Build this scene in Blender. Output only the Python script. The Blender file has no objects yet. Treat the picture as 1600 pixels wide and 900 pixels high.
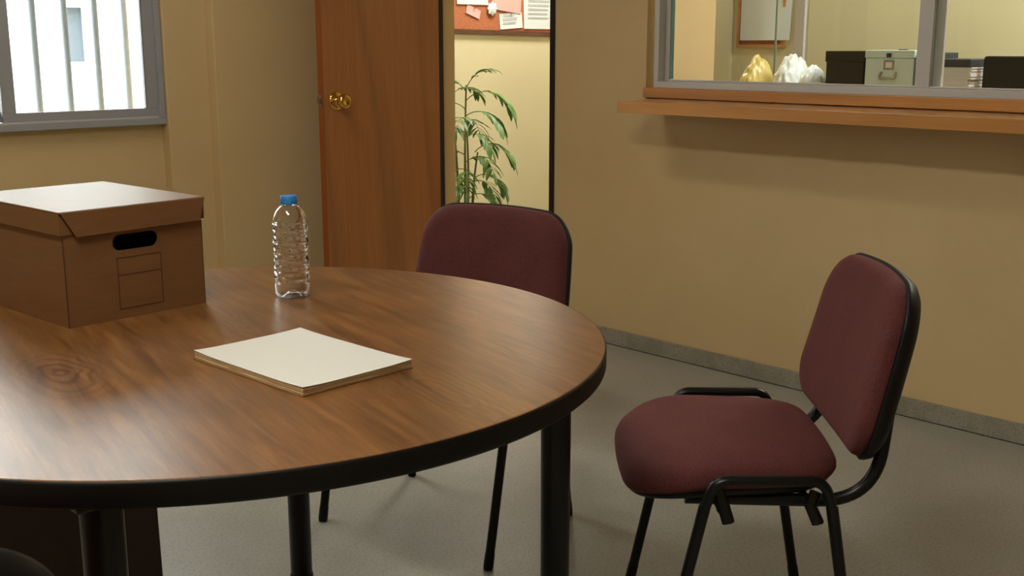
import bpy, bmesh, math, random
from mathutils import Vector, Matrix
random.seed(7)
C = bpy.context.scene
COL = C.collection

# ------------------------------------------------------------------ camera
cam = bpy.data.cameras.new('camera'); cam_o = bpy.data.objects.new('camera', cam); COL.objects.link(cam_o)
cam.sensor_width = 36; cam.lens = 36*1770/1600
cam_o.location = (0, 0, 1.25)
cam_o.rotation_euler = (math.radians(90-12.055), 0, -math.atan2(.695, .719))
cam.clip_start = .02
C.camera = cam_o
# ------------------------------------------------------------------ world, light, exposure
C.view_settings.view_transform = 'Standard'; C.view_settings.look = 'None'
C.view_settings.gamma = 1; C.view_settings.use_curve_mapping = False
C.view_settings.exposure = 0.9
wd = bpy.data.worlds.new('overcast_sky'); C.world = wd; wd.use_nodes = True
bg = wd.node_tree.nodes['Background']; bg.inputs[0].default_value = (.94, .97, 1, 1); bg.inputs[1].default_value = 6.6

def area(name, loc, size, power, color, rot=(0, 0, 0), portal=False):
    l = bpy.data.lights.new(name, 'AREA'); l.shape = 'RECTANGLE'; l.size, l.size_y = size
    l.energy = power; l.color = color
    if portal: l.cycles.is_portal = True
    o = bpy.data.objects.new(name, l); COL.objects.link(o); o.location = loc; o.rotation_euler = rot
    return o
WARM = (1, .95, .85); NEUT = (1, .97, .87)
# daylight portal at the window (guides the sky light, gives none of its own)
area('window_portal', (1.546, 4.62, 1.665), (1.5, 1.48), 1, (1, 1, 1), (math.radians(-90), 0, 0), True)
# ceiling lamps of the meeting room, the hallway and the office (fixtures are built further down)
area('room_lamp_light', (0, 1.0, 2.765), (.3, 1.2), 24, WARM)
area('room_lamp_light', (1.5, 3.2, 2.765), (.3, 1.2), 6.5, WARM)
area('hallway_lamp_light', (5.1, 4.75, 2.765), (1.0, .5), 27, NEUT)
area('office_lamp_light', (4.7, 1.3, 2.765), (.3, 1.2), 42, NEUT)

# ------------------------------------------------------------------ material helpers
def srgb(r, g, b):
    def f(c):
        c /= 255
        return c/12.92 if c <= .04045 else ((c+.055)/1.055)**2.4
    return (f(r), f(g), f(b), 1)

def mat(name, col, rough=.5, metal=0, **kw):
    m = bpy.data.materials.new(name); m.use_nodes = True
    b = m.node_tree.nodes['Principled BSDF']
    b.inputs['Base Color'].default_value = col if len(col) == 4 else (*col, 1)
    b.inputs['Roughness'].default_value = rough; b.inputs['Metallic'].default_value = metal
    for k, v in kw.items(): b.inputs[k.replace('_', ' ')].default_value = v
    return m

def nd(m, t, **kw):
    n = m.node_tree.nodes.new(t)
    for k, v in kw.items():
        if k in n.inputs: n.inputs[k].default_value = v
        else: setattr(n, k, v)
    return n
def lk(m, a, b): m.node_tree.links.new(a, b)

def coords(m, scale=(1, 1, 1), rot=(0, 0, 0), loc=(0, 0, 0)):
    tc = nd(m, 'ShaderNodeTexCoord'); mp = nd(m, 'ShaderNodeMapping')
    mp.inputs['Scale'].default_value = scale; mp.inputs['Rotation'].default_value = rot; mp.inputs['Location'].default_value = loc
    lk(m, tc.outputs['Object'], mp.inputs['Vector']); return mp.outputs['Vector']

def noise_col(m, stops, scale, vec=None, detail=6, rough=.6, distortion=0):
    n = nd(m, 'ShaderNodeTexNoise'); n.inputs['Scale'].default_value = scale; n.inputs['Detail'].default_value = detail
    n.inputs['Roughness'].default_value = rough; n.inputs['Distortion'].default_value = distortion
    if vec is not None: lk(m, vec, n.inputs['Vector'])
    r = nd(m, 'ShaderNodeValToRGB'); e = r.color_ramp.elements
    e[0].position, e[0].color = stops[0]; e[1].position, e[1].color = stops[-1]
    for p, c in stops[1:-1]:
        x = e.new(p); x.color = c
    lk(m, n.outputs['Fac'], r.inputs['Fac']); return r.outputs['Color'], n.outputs['Fac']

def bump(m, h, strength, dist=.001, prev=None):
    b = nd(m, 'ShaderNodeBump'); b.inputs['Strength'].default_value = strength; b.inputs['Distance'].default_value = dist
    lk(m, h, b.inputs['Height'])
    if prev is not None: lk(m, prev, b.inputs['Normal'])
    return b.outputs['Normal']
def P(m): return m.node_tree.nodes['Principled BSDF']

def mixc(m, fac, a, b, mode='MIX'):
    x = nd(m, 'ShaderNodeMix'); x.data_type = 'RGBA'; x.blend_type = mode
    for s, v in ((x.inputs[0], fac), (x.inputs[6], a), (x.inputs[7], b)):
        if hasattr(v, 'is_output'): lk(m, v, s)
        else: s.default_value = v
    return x.outputs[2]

def paint(name, a, b, bs=.25):
    m = mat(name, a, .55)
    v = coords(m)
    c, f = noise_col(m, [(.3, a), (.7, b)], 1.7, v, 8, .62)
    n2 = nd(m, 'ShaderNodeTexNoise'); n2.inputs['Scale'].default_value = 260; lk(m, v, n2.inputs['Vector'])
    n3 = nd(m, 'ShaderNodeTexNoise'); n3.inputs['Scale'].default_value = 14; n3.inputs['Detail'].default_value = 5; lk(m, v, n3.inputs['Vector'])
    lk(m, c, P(m).inputs['Base Color'])
    lk(m, bump(m, n2.outputs['Fac'], bs, .001, bump(m, n3.outputs['Fac'], .3, .003)), P(m).inputs['Normal'])
    return m
M = {}
M['wall'] = paint('ochre_wall_paint', srgb(201, 175, 128), srgb(209, 184, 138))
M['wall2'] = paint('lit_wall_paint', srgb(212, 202, 162), srgb(219, 209, 172))  # same paint as the room, its whiter, brighter lighting put into the colour
M['ceiling'] = paint('ceiling_paint', srgb(200, 190, 165), srgb(206, 196, 172))
M['outwhite'] = mat('white_render', srgb(238, 240, 240), .8)

def floor_mat(name, a, b, dark, sc=1):
    m = mat(name, a, .42)
    v = coords(m)
    c, f = noise_col(m, [(.35, a), (.65, b)], 2.2*sc, v, 7, .65)
    vo = nd(m, 'ShaderNodeTexNoise'); vo.inputs['Scale'].default_value = 130; vo.inputs['Detail'].default_value = 3; lk(m, v, vo.inputs['Vector'])
    r = nd(m, 'ShaderNodeValToRGB'); r.color_ramp.elements[0].position = .36; r.color_ramp.elements[1].position = .5
    lk(m, vo.outputs['Fac'], r.inputs['Fac'])
    inv = nd(m, 'ShaderNodeMath', operation='MULTIPLY_ADD'); inv.inputs[1].default_value = -.38; inv.inputs[2].default_value = .38
    lk(m, r.outputs['Color'], inv.inputs[0])
    lk(m, mixc(m, inv.outputs[0], c, dark), P(m).inputs['Base Color'])
    n2 = nd(m, 'ShaderNodeTexNoise'); n2.inputs['Scale'].default_value = 60; lk(m, v, n2.inputs['Vector'])
    lk(m, bump(m, n2.outputs['Fac'], .12, .002), P(m).inputs['Normal'])
    return m
M['floor'] = floor_mat('grey_linoleum', srgb(158, 157, 145), srgb(170, 168, 156), srgb(112, 110, 100))
M['skirt'] = floor_mat('grey_stone_skirting', srgb(136, 132, 118), srgb(158, 153, 138), srgb(86, 82, 72), 4)

def wood(name, a, b, c, along='Y', stretch=14, scale=3.0, rough=.35, coat=0, rot=0, knots=None, fine=.5):
    m = mat(name, a, rough)
    s = {'X': (1/stretch, 1, 1), 'Y': (1, 1/stretch, 1), 'Z': (1, 1, 1/stretch)}[along]
    v0 = coords(m, rot=(0, 0, rot))
    # warp: broad cathedral figure plus fine pores
    sc = nd(m, 'ShaderNodeMapping'); sc.inputs['Scale'].default_value = tuple(1 if q == 1 else q*3.2 for q in s); lk(m, v0, sc.inputs['Vector'])
    n = nd(m, 'ShaderNodeTexNoise'); n.inputs['Scale'].default_value = scale; n.inputs['Detail'].default_value = 3; n.inputs['Distortion'].default_value = .6
    lk(m, sc.outputs[0], n.inputs['Vector'])
    mu = nd(m, 'ShaderNodeMath', operation='MULTIPLY'); mu.inputs[1].default_value = 17; lk(m, n.outputs['Fac'], mu.inputs[0])
    fr = nd(m, 'ShaderNodeMath', operation='PINGPONG'); fr.inputs[1].default_value = 1; lk(m, mu.outputs[0], fr.inputs[0])
    s2 = nd(m, 'ShaderNodeMapping'); s2.inputs['Scale'].default_value = s; lk(m, v0, s2.inputs['Vector'])
    col2, f2 = noise_col(m, [(.3, a), (.52, b), (.72, c)], 52, s2.outputs[0], 8, .68, .4)
    col3, f3 = noise_col(m, [(.35, (0, 0, 0, 1)), (.6, (1, 1, 1, 1))], 160, s2.outputs[0], 4, .7)
    r = nd(m, 'ShaderNodeValToRGB'); r.color_ramp.elements[0].position = .0; r.color_ramp.elements[0].color = (.62, .62, .62, 1)
    r.color_ramp.elements[1].position = .55; lk(m, fr.outputs[0], r.inputs['Fac'])
    cc = mixc(m, .55, col2, r.outputs['Color'], 'MULTIPLY')
    cc = mixc(m, fine*.4, cc, col3, 'MULTIPLY')
    lk(m, cc, P(m).inputs['Base Color'])
    if coat: P(m).inputs['Coat Weight'].default_value = coat; P(m).inputs['Coat Roughness'].default_value = .12
    lk(m, bump(m, f3, .1, .0006), P(m).inputs['Normal'])
    return m
M['table'] = wood('walnut_veneer', srgb(96, 60, 29), srgb(126, 84, 43), srgb(148, 103, 57), 'Y', 13, 3.2, .31, 0, math.radians(12))
P(M['table']).inputs['Specular IOR Level'].default_value = .8
M['door'] = wood('sapele_door_veneer', srgb(164, 106, 60), srgb(171, 113, 66), srgb(178, 121, 73), 'Z', 22, 1.2, .34, .15, fine=.2)
M['dooredge'] = mat('door_lipping', srgb(150, 80, 30), .5)
M['shelf'] = wood('beech_shelf', srgb(196, 136, 74), srgb(203, 143, 80), srgb(208, 149, 88), 'Y', 30, 1.2, .3, .2, fine=.2)
M['frame_wood'] = wood('dark_wood_frame', srgb(92, 60, 44), srgb(102, 68, 50), srgb(110, 76, 56), 'X', 14, 3, .5)
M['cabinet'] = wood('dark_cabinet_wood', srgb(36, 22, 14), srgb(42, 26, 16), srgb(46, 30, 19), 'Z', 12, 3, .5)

def knots(m, centres, rot):
    """cathedral figure and knots: warped rings round a few centres of the veneer"""
    b = P(m); base = b.inputs['Base Color'].links[0].from_socket
    v = coords(m, rot=(0, 0, rot))
    n = nd(m, 'ShaderNodeTexNoise'); n.inputs['Scale'].default_value = 8; n.inputs['Detail'].default_value = 2.5; n.inputs['Distortion'].default_value = .8; lk(m, v, n.inputs['Vector'])
    out = base
    for (cx, cy, sx, sy, freq, size, amt) in centres:
        c, s_ = math.cos(rot), math.sin(rot)
        mx, my = c*cx-s_*cy, s_*cx+c*cy
        sb = nd(m, 'ShaderNodeVectorMath', operation='SUBTRACT'); sb.inputs[1].default_value = (mx, my, 0); lk(m, v, sb.inputs[0])
        ml = nd(m, 'ShaderNodeVectorMath', operation='MULTIPLY'); ml.inputs[1].default_value = (1/sx, 1/sy, 0); lk(m, sb.outputs[0], ml.inputs[0])
        ln = nd(m, 'ShaderNodeVectorMath', operation='LENGTH'); lk(m, ml.outputs[0], ln.inputs[0])
        ad = nd(m, 'ShaderNodeMath', operation='MULTIPLY_ADD'); ad.inputs[1].default_value = 1.5; lk(m, n.outputs['Fac'], ad.inputs[0]); lk(m, ln.outputs['Value'], ad.inputs[2])
        sn = nd(m, 'ShaderNodeMath', operation='MULTIPLY'); sn.inputs[1].default_value = freq; lk(m, ad.outputs[0], sn.inputs[0])
        pp_ = nd(m, 'ShaderNodeMath', operation='PINGPONG'); pp_.inputs[1].default_value = 1; lk(m, sn.outputs[0], pp_.inputs[0])
        rp = nd(m, 'ShaderNodeValToRGB'); rp.color_ramp.elements[0].color = (.38, .32, .28, 1); rp.color_ramp.elements[1].position = .6; lk(m, pp_.outputs[0], rp.inputs['Fac'])
        fo = nd(m, 'ShaderNodeMapRange'); fo.inputs['From Min'].default_value = size; fo.inputs['From Max'].default_value = size*.35
        fo.inputs['To Min'].default_value = 0; fo.inputs['To Max'].default_value = amt; lk(m, ln.outputs['Value'], fo.inputs['Value'])
        out = mixc(m, fo.outputs['Result'], out, rp.outputs['Color'], 'MULTIPLY')
    lk(m, out, b.inputs['Base Color'])
knots(M['table'], [(-0.297, -0.020, 0.035, 0.075, 4.000, 2.600, 1.000), (0.555, 0.263, 0.030, 0.160, 5.000, 2.000, 0.550), (0.075, -0.496, 0.030, 0.140, 5.000, 2.200, 0.500), (0.098, 0.168, 0.030, 0.200, 5.000, 2.000, 0.500), (0.303, -0.471, 0.030, 0.200, 4.000, 2.000, 0.400)], math.radians(12))
def metal_paint(name, col, r=.35):
    m = mat(name, col, r)
    n = nd(m, 'ShaderNodeTexNoise'); n.inputs['Scale'].default_value = 300
    lk(m, bump(m, n.outputs['Fac'], .08, .0004), P(m).inputs['Normal']); return m
M['black'] = metal_paint('black_enamel', srgb(10, 11, 12), .34)
M['plastic'] = metal_paint('black_plastic', srgb(9, 9, 10), .5)
for q_ in ('black', 'plastic'): P(M[q_]).inputs['Specular IOR Level'].default_value = .28
M['edge'] = metal_paint('black_edge_band', srgb(9, 8, 8), .5); P(M['edge']).inputs['Specular IOR Level'].default_value = .25
M['darktrim'] = mat('dark_door_frame', srgb(30, 20, 20), .5)
M['alu'] = mat('brushed_aluminium', srgb(196, 195, 192), .36, .1)
M['alu2'] = mat('anodised_window_frame', srgb(158, 160, 164), .42, .1)
M['brass'] = mat('polished_brass', srgb(222, 176, 96), .16, 1)
M['steel'] = mat('steel_latch', srgb(170, 166, 156), .3, 1)
M['bars'] = mat('white_painted_bars', srgb(150, 157, 161), .6)
M['outglass'] = mat('exterior_window_glass', srgb(92, 102, 112), .5)
M['beige'] = mat('beige_pipe', srgb(214, 206, 190), .6)

def fabric(name, a, b):
    m = mat(name, a, .9, Sheen_Weight=.18, Sheen_Roughness=.5)
    P(m).inputs['Specular IOR Level'].default_value = .15
    P(m).inputs['Sheen Tint'].default_value = srgb(170, 110, 100)
    v = coords(m)
    c, f = noise_col(m, [(.38, a), (.62, b)], 420, v, 3, .7)
    c2, f2 = noise_col(m, [(.3, (.82, .82, .82, 1)), (.7, (1, 1, 1, 1))], 9, v, 4)
    lk(m, mixc(m, 1, c, c2, 'MULTIPLY'), P(m).inputs['Base Color'])
    lk(m, bump(m, f, .5, .0008), P(m).inputs['Normal'])
    return m
M['fabric'] = fabric('maroon_upholstery', srgb(78, 41, 40), srgb(99, 55, 53))

def card(name, a, b):
    m = mat(name, a, .42)
    v = coords(m, (1, 1, 6))
    c, f = noise_col(m, [(.35, a), (.65, b)], 9, v, 8, .7)
    lk(m, c, P(m).inputs['Base Color'])
    n2 = nd(m, 'ShaderNodeTexNoise'); n2.inputs['Scale'].default_value = 180; lk(m, v, n2.inputs['Vector'])
    lk(m, bump(m, n2.outputs['Fac'], .15, .0005), P(m).inputs['Normal'])
    return m
M['card'] = card('brown_cardboard', srgb(108, 74, 43), srgb(117, 82, 49))
M['ink'] = mat('brown_print', srgb(70, 42, 24), .6)
M['paper'] = mat('white_paper', srgb(212, 211, 203), .75)
M['pages'] = mat('page_edges', srgb(196, 170, 128), .8)
v = coords(M['pages'], (1, 1, 1)); c_, f_ = noise_col(M['pages'], [(.35, srgb(170, 138, 96)), (.65, srgb(208, 186, 146))], 900, coords(M['pages'], (.02, .02, 1)), 3)
lk(M['pages'], c_, P(M['pages']).inputs['Base Color'])
M['hallpaper'] = mat('notice_paper', srgb(216, 222, 222), .8)
M['pink'] = mat('pink_paper', srgb(222, 168, 158), .8)
M['cork'] = mat('cork', srgb(176, 106, 70), .85)
c_, f_ = noise_col(M['cork'], [(.35, srgb(160, 92, 58)), (.65, srgb(190, 118, 80))], 90, coords(M['cork']), 4)
lk(M['cork'], c_, P(M['cork']).inputs['Base Color'])
M['print'] = mat('grey_print', srgb(160, 168, 166), .8)
M['cap'] = mat('blue_cap', srgb(40, 128, 200), .35)
M['leaf'] = mat('palm_leaf', srgb(64, 104, 48), .45)
c_, f_ = noise_col(M['leaf'], [(.3, srgb(52, 92, 42)), (.7, srgb(112, 148, 72))], 6, coords(M['leaf']), 3)
lk(M['leaf'], c_, P(M['leaf']).inputs['Base Color'])
M['cane'] = mat('palm_cane', srgb(112, 112, 62), .6)
M['pot'] = mat('terracotta_pot', srgb(150, 88, 60), .7)
M['soil'] = mat('soil', srgb(50, 36, 26), .95)
M['filegreen'] = mat('pale_green_steel', srgb(186, 204, 198), .4)
M['yellowbag'] = mat('yellow_plastic', srgb(208, 188, 112), .35)
M['whitebag'] = mat('white_plastic', srgb(214, 222, 222), .35)
M['greypaper'] = mat('grey_white_paper', srgb(206, 204, 204), .7)
M['navy'] = mat('dark_navy_card', srgb(34, 42, 56), .6)
M['lampwhite'] = mat('lamp_housing', srgb(225, 225, 220), .5)
M['grass'] = mat('outside_concrete', srgb(190, 190, 186), .9)

def glass(name, ior, col=(1, 1, 1, 1), rough=0):
    m = bpy.data.materials.new(name); m.use_nodes = True; nt = m.node_tree
    nt.nodes.remove(nt.nodes['Principled BSDF'])
    g = nt.nodes.new('ShaderNodeBsdfGlass'); g.inputs['IOR'].default_value = ior; g.inputs['Color'].default_value = col; g.inputs['Roughness'].default_value = rough
    nt.links.new(g.outputs[0], nt.nodes['Material Output'].inputs[0]); return m
def pane_mat(name, tint, edge=None, spec=.06):
    # thin window glass: transparent with a fresnel reflection
    m = bpy.data.materials.new(name); m.use_nodes = True; nt = m.node_tree
    nt.nodes.remove(nt.nodes['Principled BSDF'])
    t = nt.nodes.new('ShaderNodeBsdfTransparent'); t.inputs[0].default_value = tint
    g = nt.nodes.new('ShaderNodeBsdfGlossy'); g.inputs['Roughness'].default_value = .02
    f = nt.nodes.new('ShaderNodeFresnel'); f.inputs[0].default_value = 1.45
    x = nt.nodes.new('ShaderNodeMixShader')
    nt.links.new(f.outputs[0], x.inputs[0]); nt.links.new(t.outputs[0], x.inputs[1]); nt.links.new(g.outputs[0], x.inputs[2])
    nt.links.new(x.outputs[0], nt.nodes['Material Output'].inputs[0]); return m
M['pane'] = pane_mat('window_glass', (.97, .99, .98, 1))
M['glassedge'] = mat('green_glass_edge', srgb(120, 160, 150), .2)
M['pet'] = glass('clear_pet_plastic', 1.45, (.985, .99, 1, 1))
def emit(name, col, s):
    m = bpy.data.materials.new(name); m.use_nodes = True; nt = m.node_tree
    nt.nodes.remove(nt.nodes['Principled BSDF'])
    e = nt.nodes.new('ShaderNodeEmission'); e.inputs[0].default_value = col; e.inputs[1].default_value = s
    nt.links.new(e.outputs[0], nt.nodes['Material Output'].inputs[0]); return m
M['tube'] = emit('lamp_diffuser', (*WARM, 1), 2.0)

# ------------------------------------------------------------------ mesh helpers
def build(name, bm, m, parent=None, smooth=False, bevel=0, loc=None, angle=40, segs=2):
    me = bpy.data.meshes.new(name); bmesh.ops.recalc_face_normals(bm, faces=bm.faces[:]); bm.to_mesh(me); bm.free()
    for q in (m if isinstance(m, (list, tuple)) else [m]): me.materials.append(M[q] if isinstance(q, str) else q)
    o = bpy.data.objects.new(name, me); COL.objects.link(o)
    if parent is not None: o.parent = parent
    if loc: o.location = loc
    if smooth:
        for p in me.polygons: p.use_smooth = True
        me.set_sharp_from_angle(angle=math.radians(angle))
    if bevel:
        b = o.modifiers.new('bevel', 'BEVEL'); b.width = bevel; b.segments = segs; b.limit_method = 'ANGLE'; b.angle_limit = math.radians(40)
    return o
def tag(o, label=None, cat=None, group=None, kind=None):
    if label: o['label'] = label
    if cat: o['category'] = cat
    if group: o['group'] = group
    if kind: o['kind'] = kind
    return o
def thing(name, label, cat, loc=(0, 0, 0), rz=0, group=None):
    o = bpy.data.objects.new(name, None); COL.objects.link(o); o.empty_display_size = .1
    o.location = loc; o.rotation_euler = (0, 0, rz); return tag(o, label, cat, group)
def box(bm, lo, hi, mtx=None):
    vs = [bm.verts.new(Vector((x, y, z)) if mtx is None else mtx @ Vector((x, y, z))) for x in (lo[0], hi[0]) for y in (lo[1], hi[1]) for z in (lo[2], hi[2])]
    for f in ((0, 1, 3, 2), (4, 6, 7, 5), (0, 4, 5, 1), (2, 3, 7, 6), (0, 2, 6, 4), (1, 5, 7, 3)): bm.faces.new([vs[i] for i in f])
    return bm
def boxes(*bs):
    bm = bmesh.new()
    for lo, hi in bs: box(bm, lo, hi)
    return bm
def plate(outline, holes, t, fn):
    """flat plate with holes: 2D outline and holes, thickness t; fn(u,v,w) places a point"""
    bm = bmesh.new(); es = []
    for loop in [outline]+list(holes):
        vs = [bm.verts.new((u, v_, 0)) for u, v_ in loop]
        es += [bm.edges.new((vs[i], vs[(i+1) % len(vs)])) for i in range(len(vs))]
    bmesh.ops.triangle_fill(bm, use_beauty=True, use_dissolve=False, edges=es)
    if t:
        r = bmesh.ops.extrude_face_region(bm, geom=bm.faces[:])
        for q in r['geom']:
            if isinstance(q, bmesh.types.BMVert): q.co.z += t
    for q in bm.verts: q.co = Vector(fn(*q.co))
    return bm
def rect(a, b, c, d): return [(a, b), (c, b), (c, d), (a, d)]
def rrect(w, h, r, n=8, cx=0, cy=0, pw=None):
    out = []
    rs = r if isinstance(r, (list, tuple)) else [r]*4   # tr, tl, bl, br
    for k, (sx, sy) in enumerate(((1, 1), (-1, 1), (-1, -1), (1, -1))):
        q = rs[k]
        for i in range(n+1):
            a = math.pi/2*(k+i/n)
            out.append((cx+sx*(w-q)+q*math.cos(a), cy+sy*(h-q)+q*math.sin(a)))
    return out
def tube(bm, pts, r, n=12, cap=True, radii=None, flat=None):
    pts = [Vector(p) for p in pts]; rings = []
    up = None
    for i, p in enumerate(pts):
        d = (pts[min(i+1, len(pts)-1)]-pts[max(i-1, 0)]).normalized()
        if up is None:
            up = Vector((0, 0, 1)) if abs(d.z) < .9 else Vector((1, 0, 0))
        a = d.cross(up).normalized(); up = a.cross(d).normalized()
        rr = radii[i] if radii else r
        k = flat or (1, 1)
        rings.append([bm.verts.new(p+(a*math.cos(t)*k[0]+up*math.sin(t)*k[1])*rr) for t in (2*math.pi*j/n for j in range(n))])
    for q, w in zip(rings, rings[1:]):
        for j in range(n): bm.faces.new((q[j], q[(j+1) % n], w[(j+1) % n], w[j]))
    if cap: bm.faces.new(rings[0][::-1]); bm.faces.new(rings[-1])
    return bm
def bend(pts, r, n=6):
    """round the corners of a polyline"""
    pts = [Vector(p) for p in pts]; out = [pts[0]]
    for a, b, c in zip(pts, pts[1:], pts[2:]):
        d1 = (a-b); d2 = (c-b); k = min(r, d1.length*.49, d2.length*.49)
        p0 = b+d1.normalized()*k; p1 = b+d2.normalized()*k
        for i in range(n+1):
            t = i/n; out.append(p0*(1-t)**2+b*2*t*(1-t)+p1*t*t)
    out.append(pts[-1]); return out
def lathe(bm, prof, n=48, mod=None, loc=(0, 0, 0), cap0=True, cap1=True):
    rings = []
    for (r, z) in prof:
        ring = []
        for j in range(n):
            t = 2*math.pi*j/n; rr = r*(mod(t, z, r) if mod else 1)
            ring.append(bm.verts.new((loc[0]+rr*math.cos(t), loc[1]+rr*math.sin(t), loc[2]+z)))
        rings.append(ring)
    for q, w in zip(rings, rings[1:]):
        for j in range(n): bm.faces.new((q[j], q[(j+1) % n], w[(j+1) % n], w[j]))
    if cap0: bm.faces.new(rings[0][::-1])
    if cap1: bm.faces.new(rings[-1])
    return bm
def pad(bm, outline, prof, warp=lambda v: v):
    """cushion: outline (2D) scaled by rings; prof = [(inset, z)] from bottom centre to top centre"""
    rings = []
    cx = sum(p[0] for p in outline)/len(outline); cy = sum(p[1] for p in outline)/len(outline)
    w = max(abs(p[0]-cx) for p in outline); h = max(abs(p[1]-cy) for p in outline)
    for ins, z in prof:
        ring = []
        for (x, y) in outline:
            ring.append(bm.verts.new(warp(Vector((cx+(x-cx)*max(.0, 1-ins/w), cy+(y-cy)*max(.0, 1-ins/h), z)))))
        rings.append(ring)
    n = len(outline)
    for q, r_ in zip(rings, rings[1:]):
        for j in range(n): bm.faces.new((q[j], q[(j+1) % n], r_[(j+1) % n], r_[j]))
    bm.faces.new(rings[0][::-1]); bm.faces.new(rings[-1])
    return bm

# ------------------------------------------------------------------ setting: structure
def struct(name, bm, m, parent=None, **kw):
    o = build(name, bm, m, parent, **kw)
    if parent is None: o['kind'] = 'structure'
    return o
WX = 3.58
struct('floor', boxes(((-1.7, -1.7, -.1), (7.3, 5.6, 0))), 'floor')
struct('ceiling', boxes(((-1.7, -1.7, 2.80), (7.3, 5.6, 2.90))), 'ceiling')
# partition wall with the doorway and the service window, in (y, z)
struct('wall_right', plate(rect(-1.6, 0, 5.5, 2.80), [rect(3.459, .001, 4.183, 2.08), rect(.64, 1.046, 2.934, 2.1)], .08, lambda u, v_, w: (WX+w, u, v_)), 'wall')
# window wall: below the window set back, then two shallow steps forward
XW = 2.292
struct('wall_left', plate(rect(-1.6, 0, XW, 2.80), [rect(.80, .93, XW-.001, 2.4)], .14, lambda u, v_, w: (u, 4.50+w, v_)), 'wall')
struct('trim_1', boxes(((XW, 4.44, 0), (2.488, 4.64, 2.80))), 'wall', bevel=.003)
struct('trim_2', boxes(((2.486, 4.375, 0), (WX, 4.64, 2.80))), 'wall', bevel=.003)
struct('wall_back', boxes(((-1.7, -1.6, 0), (-1.6, 4.6, 2.80))), 'wall')
struct('wall_near', boxes(((-1.7, -1.7, 0), (7.3, -1.6, 2.80))), 'wall')
struct('wall_hall', boxes(((WX+.08, 5.5, 0), (7.3, 5.6, 2.80))), 'wall2')
struct('wall_hall_end', boxes(((7.2, 4.05, 0), (7.3, 5.5, 2.80))), 'wall2')
struct('wall_hall_side', boxes(((5.38, 3.95, 0), (7.2, 4.05, 2.80))), 'wall2')
struct('wall_office_left', boxes(((WX+.08, 3.05, 0), (4.19, 3.13, 2.80))), 'wall')
struct('wall_office_back', boxes(((5.6, -1.6, 0), (5.7, 3.95, 2.80))), 'wall2')
struct('baseboard_right', boxes(((WX-.012, -1.6, 0), (WX, 3.43, .067))), 'skirt', bevel=.002)
struct('baseboard_left', boxes(((-1.6, 4.488, 0), (XW, 4.50, .067)), ((XW, 4.428, 0), (2.486, 4.44, .067)), ((2.486, 4.363, 0), (WX, 4.375, .067))), 'skirt')
struct('baseboard_back', boxes(((-1.6, -1.6, 0), (-1.588, 4.48, .067))), 'skirt')

build('floor_joint', boxes(((WX-.0135, -1.6, .0002), (WX-.0121, 3.43, .0025))), 'plastic', bpy.data.objects['baseboard_right'])
# doorway frame: dark posts either side of the opening, and the open door
struct('trim_3', boxes(((WX-.012, 3.437, 0), (WX+.004, 3.459, 2.10)), ((WX-.012, 3.459, 2.08), (WX+.004, 4.183, 2.10)),
                      ((3.535, 4.183, 0), (WX, 4.215, 2.10)), ((3.534, 4.160, 0), (3.571, 4.183, 2.08))), 'darktrim', bevel=.002)
D = tag(bpy.data.objects.new('door_1', None), kind='structure'); COL.objects.link(D); D.location = (3.53, 4.145, 0)
dl = boxes(((-.659, .0, .008), (0, .038, 2.06)))
build('door_leaf', dl, 'door', D, bevel=.0015)
build('edge_strip', boxes(((-.662, .0005, .008), (-.6588, .0375, 2.06))), 'dooredge', D, bevel=.0008)
kn = bmesh.new()
prof_rose = [(.001, 0), (.034, 0), (.034, .003), (.030, .007), (.020, .010), (.014, .013), (.011, .022), (.011, .030), (.016, .036), (.024, .041), (.0275, .048), (.0275, .056), (.024, .064), (.017, .069), (.012, .0685), (.008, .066), (.001, .066)]
def knob(name, loc, sgn):
    bm = bmesh.new(); lathe(bm, [(a*1.2, b*1.1) for a, b in prof_rose], 32)
    bmesh.ops.rotate(bm, verts=bm.verts[:], cent=(0, 0, 0), matrix=Matrix.Rotation(math.radians(90*sgn), 3, 'X'))
    return build(name, bm, 'brass', D, smooth=True, loc=loc, angle=60)
knob('door_knob', (2.938-3.53, 0, 1.015), 1)
knob('door_knob', (2.938-3.53, .038, 1.015), -1)
lb = boxes(((-.6645, .008, .985), (-.6615, .030, 1.045)))
lt = build('latch_plate', lb, 'steel', D, bevel=.0008)
bb = bmesh.new(); box(bb, (-.676, .012, 1.005), (-.664, .026, 1.027))
build('latch_bolt', bb, 'steel', lt, bevel=.003)

# window 1: sliding aluminium window with two sashes
Wn = tag(bpy.data.objects.new('window_1', None), kind='structure'); COL.objects.link(Wn)
x0, x1, z0, z1 = .80, XW-.002, .93, 2.4
def frame_bm(x0, x1, z0, z1, y0, y1, w, wb=None):
    wb = wb or w
    return boxes(((x0, y0, z0), (x1, y1, z0+wb)), ((x0, y0, z1-w), (x1, y1, z1)), ((x0, y0, z0+wb), (x0+w, y1, z1-w)), ((x1-w, y0, z0+wb), (x1, y1, z1-w)))
build('window_frame', frame_bm(x0, x1, z0, z1, 4.455, 4.56, .024, .028), 'alu2', Wn, bevel=.002)
build('sill_track', boxes(((x0+.02, 4.462, z0+.0281), (x1-.03, 4.468, z0+.034))), 'alu', Wn)
s1 = build('sash', frame_bm(1.632, 2.268, .962, 2.372, 4.475, 4.500, .052, .036), 'alu2', Wn, bevel=.002)
build('pane', boxes(((1.68, 4.486, .996), (2.22, 4.490, 2.34))), 'pane', s1)
s2 = build('sash', frame_bm(.826, 1.69, .962, 2.372, 4.515, 4.540, .052, .036), 'alu2', Wn, bevel=.002)
build('pane', boxes(((.87, 4.526, .996), (1.64, 4.530, 2.34))), 'pane', s2)
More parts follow.
